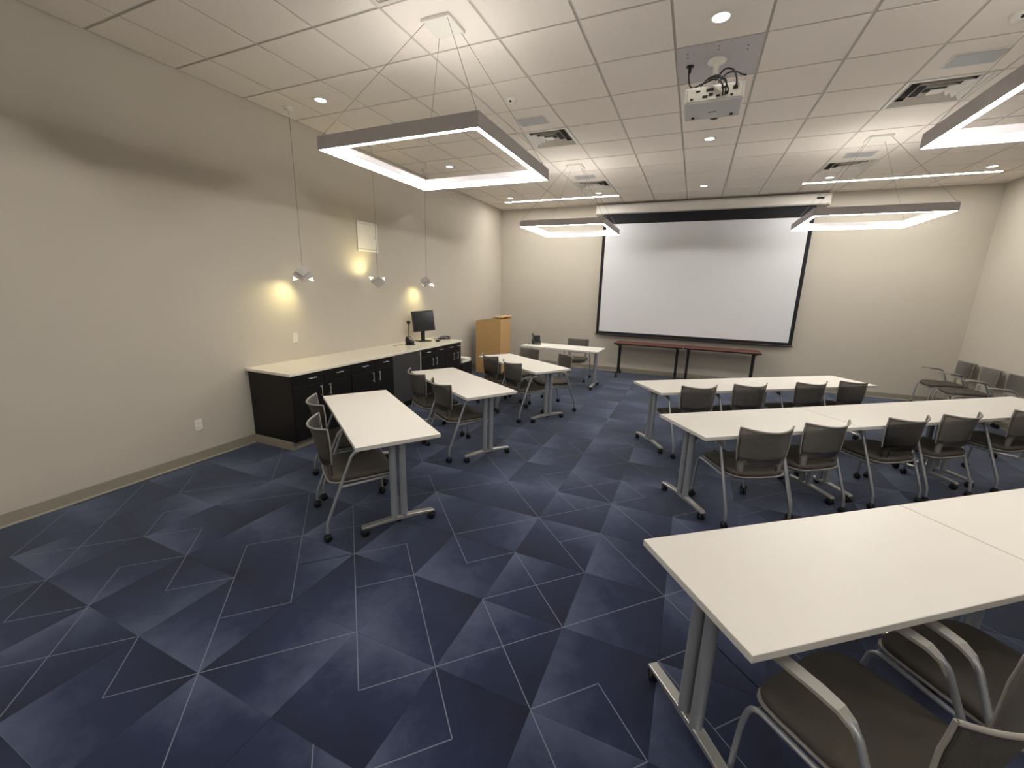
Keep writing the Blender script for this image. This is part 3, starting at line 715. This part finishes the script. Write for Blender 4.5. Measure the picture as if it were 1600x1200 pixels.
def place(o, loc, rz): o.location = loc; o.rotation_euler = (0, 0, rz); return o
def row(p_far_left, ang, k, D=.61, L=1.524):
    d = Vector((math.cos(ang), math.sin(ang))); n = Vector((math.sin(ang), -math.cos(ang)))
    c = Vector(p_far_left) + d * (L * (k + .5)) + n * (D / 2)
    return (c.x, c.y, 0)
TBL = [(row((.26, -.90), math.radians(37.4), 0), math.radians(37.4), 'white table at bottom right, its free corner nearest the camera', 'front'),
 (row((.26, -.90), math.radians(37.4), 1), math.radians(37.4), 'white table cut by the right picture edge, joined to the nearest table', 'front'),
 (row((.18, 1.17), math.radians(36.8), 0), math.radians(36.8), 'left table of the middle right row with two chair backs', 'mid'),
 (row((.18, 1.17), math.radians(36.8), 1), math.radians(36.8), 'middle table of the middle right row', 'mid'),
 (row((.18, 1.17), math.radians(36.8), 2), math.radians(36.8), 'far right table of the middle right row', 'mid'),
 (row((-.23, 2.51), math.radians(36.4), 0), math.radians(36.4), 'left table of the right row closest to the screen', 'far'),
 (row((-.23, 2.51), math.radians(36.4), 1), math.radians(36.4), 'right table of the right row closest to the screen', 'far'),
 ((-2.07, .018, 0), math.radians(-34.9), 'nearest white table on the left, in front of the counter', 'left'),
 ((-2.088, 1.468, 0), math.radians(-31.7), 'second white table on the left, beside the refrigerator', 'left'),
 ((-1.93, 3.03, 0), math.radians(-32.0), 'third white table on the left, with chairs on both long sides', 'left'),
 ((-1.885, 5.03, 0), math.radians(-.8), 'white table with the desk phone near the back wall', 'left')]
GR = {'front': 'tables of the nearest right row', 'mid': 'tables of the middle right row', 'far': 'tables of the far right row', 'left': 'white training tables on the left'}
km = kidmap()
for i, (p, a, l, g) in enumerate(TBL):
    o = tab if i == 0 else copy_tree(tab, None, km)
    tag(place(o, p, a), l, 'table', GR[g])
for i, (x, l) in enumerate(((-.435, 'maroon topped table with black legs under the left of the screen'), (.945, 'maroon topped table with black legs under the right of the screen'))):
    o = mar if i == 0 else copy_tree(mar, None, km)
    tag(place(o, (x, 6.50, 0), math.radians(-.5)), l, 'table', 'maroon tables below the screen')

# desk phone and paper
ph = empty('desk_phone', (-2.47, 5.10, .735), math.radians(25)); tag(ph, 'black desk phone on the white table by the back wall', 'phone')
MB().prism([(-.10, 0), (.10, 0), (.10, .07), (.06, .085), (-.10, .02)], 'x', -.08, .10, bev=.005).build('base', 'black_plastic', ph)
MB().prism([(.02, .02), (.08, .02), (.06, .17), (.035, .165)], 'x', -.06, .09, bev=.006).build('stand', 'black_plastic', ph)
hs = MB(); hp = [(-.055, -.085 + .20 * t, .055 + .125 * t + .055 * math.sin(PI * t)) for t in [k / 10 for k in range(11)]]
hs.tube(hp, [.022, .024, .018, .013, .012, .012, .012, .013, .018, .024, .022], 10)
hs.build('handset', 'black_plastic', ph)
MB(Matrix.Translation((.035, .0, .062)) @ Matrix.Rotation(math.radians(22), 4, 'X')).box(-.045, .045, -.05, .03, -.004, .004).build('display', 'monitor_glass', ph)
cable(ph, [(-.055, .08, .03), (-.12, .05, .01), (-.16, .0, .006), (-.13, -.04, .006), (-.09, -.03, .01)], .004, 'cord')
pp = MB(Matrix.Rotation(.3, 4, 'Z')).box(-.11, .11, -.14, .14, 0, .002).build('paper_sheet', 'paper', None, (-2.24, 4.99, .7352))
tag(pp, 'white sheet of paper beside the desk phone', 'paper')

# ------------------------------------------------------------------ chairs
def make_chair():
    e = empty('conference_chair')
    # seat cushion: rounded square, crowned
    def outline(hw, hd, n=28, p=5.0):
        return [(hw * math.copysign(abs(math.cos(a)) ** (2 / p), math.cos(a)), hd * math.copysign(abs(math.sin(a)) ** (2 / p), math.sin(a))) for a in [2 * PI * i / n for i in range(n)]]
    def slab(levels, dish, mats, name):
        m = MB(); vs = []; n = 28
        for (hw, hd, z) in levels:
            for (x, y) in outline(hw, hd): vs.append((x, y + .005, z + dish * (abs(x) / .24) ** 2 - .018 * max(0, (y - .12) / .12) ** 2))
        fs = [(k * n + j, k * n + (j + 1) % n, (k + 1) * n + (j + 1) % n, (k + 1) * n + j) for k in range(len(levels) - 1) for j in range(n)]
        fs += [tuple(range(n))[::-1], tuple(range((len(levels) - 1) * n, len(levels) * n))]
        m._add(vs, fs, 0, True); return m.build(name, mats, e)
    slab([(.222, .222, .402), (.236, .236, .412), (.240, .240, .430), (.234, .234, .444), (.20, .20, .453), (.10, .10, .456)], .010, 'chair_fabric', 'seat')
    slab([(.16, .16, .372), (.22, .222, .382), (.244, .246, .400), (.244, .246, .410), (.23, .23, .406)], .010, 'chair_plastic', 'seat_shell')
    # backrest
    def bk(x, z):
        t = (z - .40) / .40
        hw = .185 + .035 * min(1, t * 1.6) - .0 * t
        yc = -.235 - .075 * t - .02 * max(0, t - .8) * 5 * .4
        dp = .033 + .068 * t
        return hw, yc, dp
    def pt(s, z):
        hw, yc, dp = bk(0, z); zz = z + (.016 * s * s if z > .77 else 0)
        return Vector((s * hw, yc + dp * s * s, zz))
    nu = 20
    zs = [.555 + (.80 - .555) * j / 9 for j in range(10)]
    MB().sheet([[pt(-1 + 2 * i / nu, z) for i in range(nu + 1)] for z in zs], .009).build('backrest', 'chair_mesh', e)
    zf = [.395, .42, .445, .465, .485, .500, .515, .555]
    fr = MB().sheet([[pt(-1.01 + 2.02 * i / nu, z) for i in range(nu + 1)] for z in zf], .014, skip=lambda i, j: (3 <= i < nu - 3 and j < 6) or (i in (3, nu - 4) and j < 5))
    fr.build('back_frame', 'chair_plastic', e)
    rim = MB().tube([pt(-1 + 2 * i / nu, .802) + Vector((0, -.003, 0)) for i in range(nu + 1)], .0075, 8)
    for s in (-1, 1): rim.tube([pt(s * 1.0, .55 + (.805 - .55) * j / 6) for j in range(7)], .006, 6)
    rim.build('back_rim', 'chair_plastic', e)
    for s in (-1, 1):
        x = s * .272
        path = smoothpath([(s * .276, -.275, .062), (s * .275, -.270, .14), (s * .266, -.075, .625), (s * .262, -.02, .648), (s * .262, .10, .655)], .05, 5)
        lg = MB().tube(path, .0115, 10).build('leg', 'silver', e)
        c = MB(); caster_parts(c, s * .276, -.275, s * .2, .027); c.build('caster', 'rubber', lg)
        fp = smoothpath([(s * .252, -.155, .385), (s * .250, .06, .392), (s * .246, .215, .395), (s * .250, .235, .29), (s * .252, .245, .062)], .05, 5)
        fl = MB().tube(fp, .0105, 10)
        fl.tube([(s * .268, -.16, .385), (s * .225, -.16, .385)], .010, 8)
        fl = fl.build('leg', 'silver', e)
        c = MB(); caster_parts(c, s * .252, .245, -s * .5, .027); c.build('caster', 'rubber', fl)
        # flat arm pad with a down-turned rear
        ay = [(-.085, .600), (-.060, .640), (-.025, .660), (.03, .667), (.12, .670), (.19, .668), (.205, .664)]
        aw = [.012, .017, .021, .023, .024, .022, .012]
        vs = []
        for (y, z), w in zip(ay, aw):
            vs += [(s * .262 - w, y, z), (s * .262 + w, y, z), (s * .262 + w, y, z - .013), (s * .262 - w, y, z - .013)]
        n = len(ay); fs = [(0, 1, 2, 3), (4 * n - 1, 4 * n - 2, 4 * n - 3, 4 * n - 4)]
        for k in range(n - 1):
            for q in range(4): fs.append((4 * k + q, 4 * k + 4 + q, 4 * k + 4 + (q + 1) % 4, 4 * k + (q + 1) % 4))
        am = MB(); bv, bf = am._add(vs, fs, 0, False); bmesh.ops.recalc_face_normals(am.bm, faces=bf)
        am.build('armrest', 'chair_arm', e)
    MB().tube([(-.25, -.16, .380), (.25, -.16, .380)], .010, 8).build('seat_bar', 'silver', e)
    return e
chair = make_chair()
def rowchair(base, d, n_out, t, nc, twist=0.0):
    d = Vector(d).normalized(); n = Vector(n_out).normalized()
    p = Vector(base) + d * t + n * (nc - .27); fw = -n
    return (p.x, p.y, 0), math.atan2(-fw.x, fw.y) + twist
def DV3(a): a = math.radians(a); return (math.cos(a), math.sin(a))
def NV3(a): a = math.radians(a); return (math.sin(a), -math.cos(a))
CH = []
for t, nc, tw, l in ((.555, .12, -.12, 'first chair from the aisle at the middle right row, pulled out and turned'), (1.152, .085, 0, 'second chair from the aisle at the middle right row'),
                     (2.025, .085, 0, 'third chair from the aisle at the middle right row'), (2.655, .085, 0, 'fourth chair from the aisle at the middle right row'), (3.56, .085, 0, 'fifth chair of the middle right row, cut by the right edge')):
    CH.append((*rowchair((.545, .682), DV3(36.8), NV3(36.8), t - .045, nc + .005, tw), l, 'chairs at the middle right row'))
for t, nc, tw, l in ((.46, .09, 0, 'first chair from the aisle at the right row nearest the screen'), (1.13, .085, 0, 'second chair from the aisle at the right row nearest the screen'),
                     (1.99, .085, 0, 'third chair from the aisle at the right row nearest the screen'), (2.63, .085, 0, 'fourth chair from the aisle at the right row nearest the screen')):
    CH.append((*rowchair((.132, 2.019), DV3(36.4), NV3(36.4), t - .02, nc + .005, tw), l, 'chairs at the far right row'))
def leftc(base, ang, t, nc, tw=0.0):
    d = (-math.cos(ang), -math.sin(ang)); n = (math.sin(ang), -math.cos(ang))
    return rowchair(base, d, n, t, nc, tw)
LA = [math.radians(a) for a in (-34.9, -31.7, -32.0)]
for b, a, t, nc, tw, l in (((-1.620, -0.668), LA[0], .44, .19, 0, 'aisle side grey chair pulled out from the nearest left table'), ((-1.620, -0.668), LA[0], 1.09, .13, 0, 'counter side grey chair at the nearest left table'),
                       ((-1.600, 0.808), LA[1], .48, .10, 0, 'aisle side grey chair at the second left table'), ((-1.600, 0.808), LA[1], 1.10, .12, 0, 'refrigerator side grey chair at the second left table'),
                       ((-1.445, 2.368), LA[2], .48, .11, 0, 'aisle side chair with its back to the camera at the third left table'), ((-1.445, 2.368), LA[2], 1.10, .09, 0, 'counter side chair with its back to the camera at the third left table')):
    CH.append((*leftc(b, a, t, nc, tw), l, 'chairs at the left tables'))
def face(p, fw): return (p[0], p[1], 0), math.atan2(-fw[0], fw[1])
CH.append((*face((-1.345 - .70 * .27, 3.50 - .72 * .27), (-.72, -.69)), 'chair facing the camera at the aisle end of the third left table', 'chairs at the left tables'))
CH.append((*face((-2.12 - .35 * .22, 3.86 - .94 * .22), (-.35, -.94)), 'chair facing the camera between third left table and phone table', 'chairs at the left tables'))
CH.append((*face((-1.77, 5.60), (.05, -1)), 'chair behind the phone table against the back wall', 'chairs at the left tables'))
CH.append((*face((1.02, -1.17), (-.75, .66)), 'large grey chair pulled out in the bottom right corner', 'chairs at the nearest right row'))
CH.append((*face((1.512, -.748), (-.62, .79)), 'chair at the right edge tucked under the nearest right row', 'chairs at the nearest right row'))
CH.append((*face((4.31, 6.38), (-1, 0)), 'chair in the far right corner against the back wall', 'chairs along the right wall'))
CH.append((*face((4.31, 5.76), (-1, .02)), 'second chair from the far right corner along the right wall', 'chairs along the right wall'))
CH.append((*face((4.31, 5.12), (-1, -.02)), 'third chair along the right wall, cut by the right edge', 'chairs along the right wall'))
km = kidmap()
for i, (p, a, l, g) in enumerate(CH):
    o = chair if i == 0 else copy_tree(chair, None, km)
    tag(place(o, p, a), l, 'chair', g)
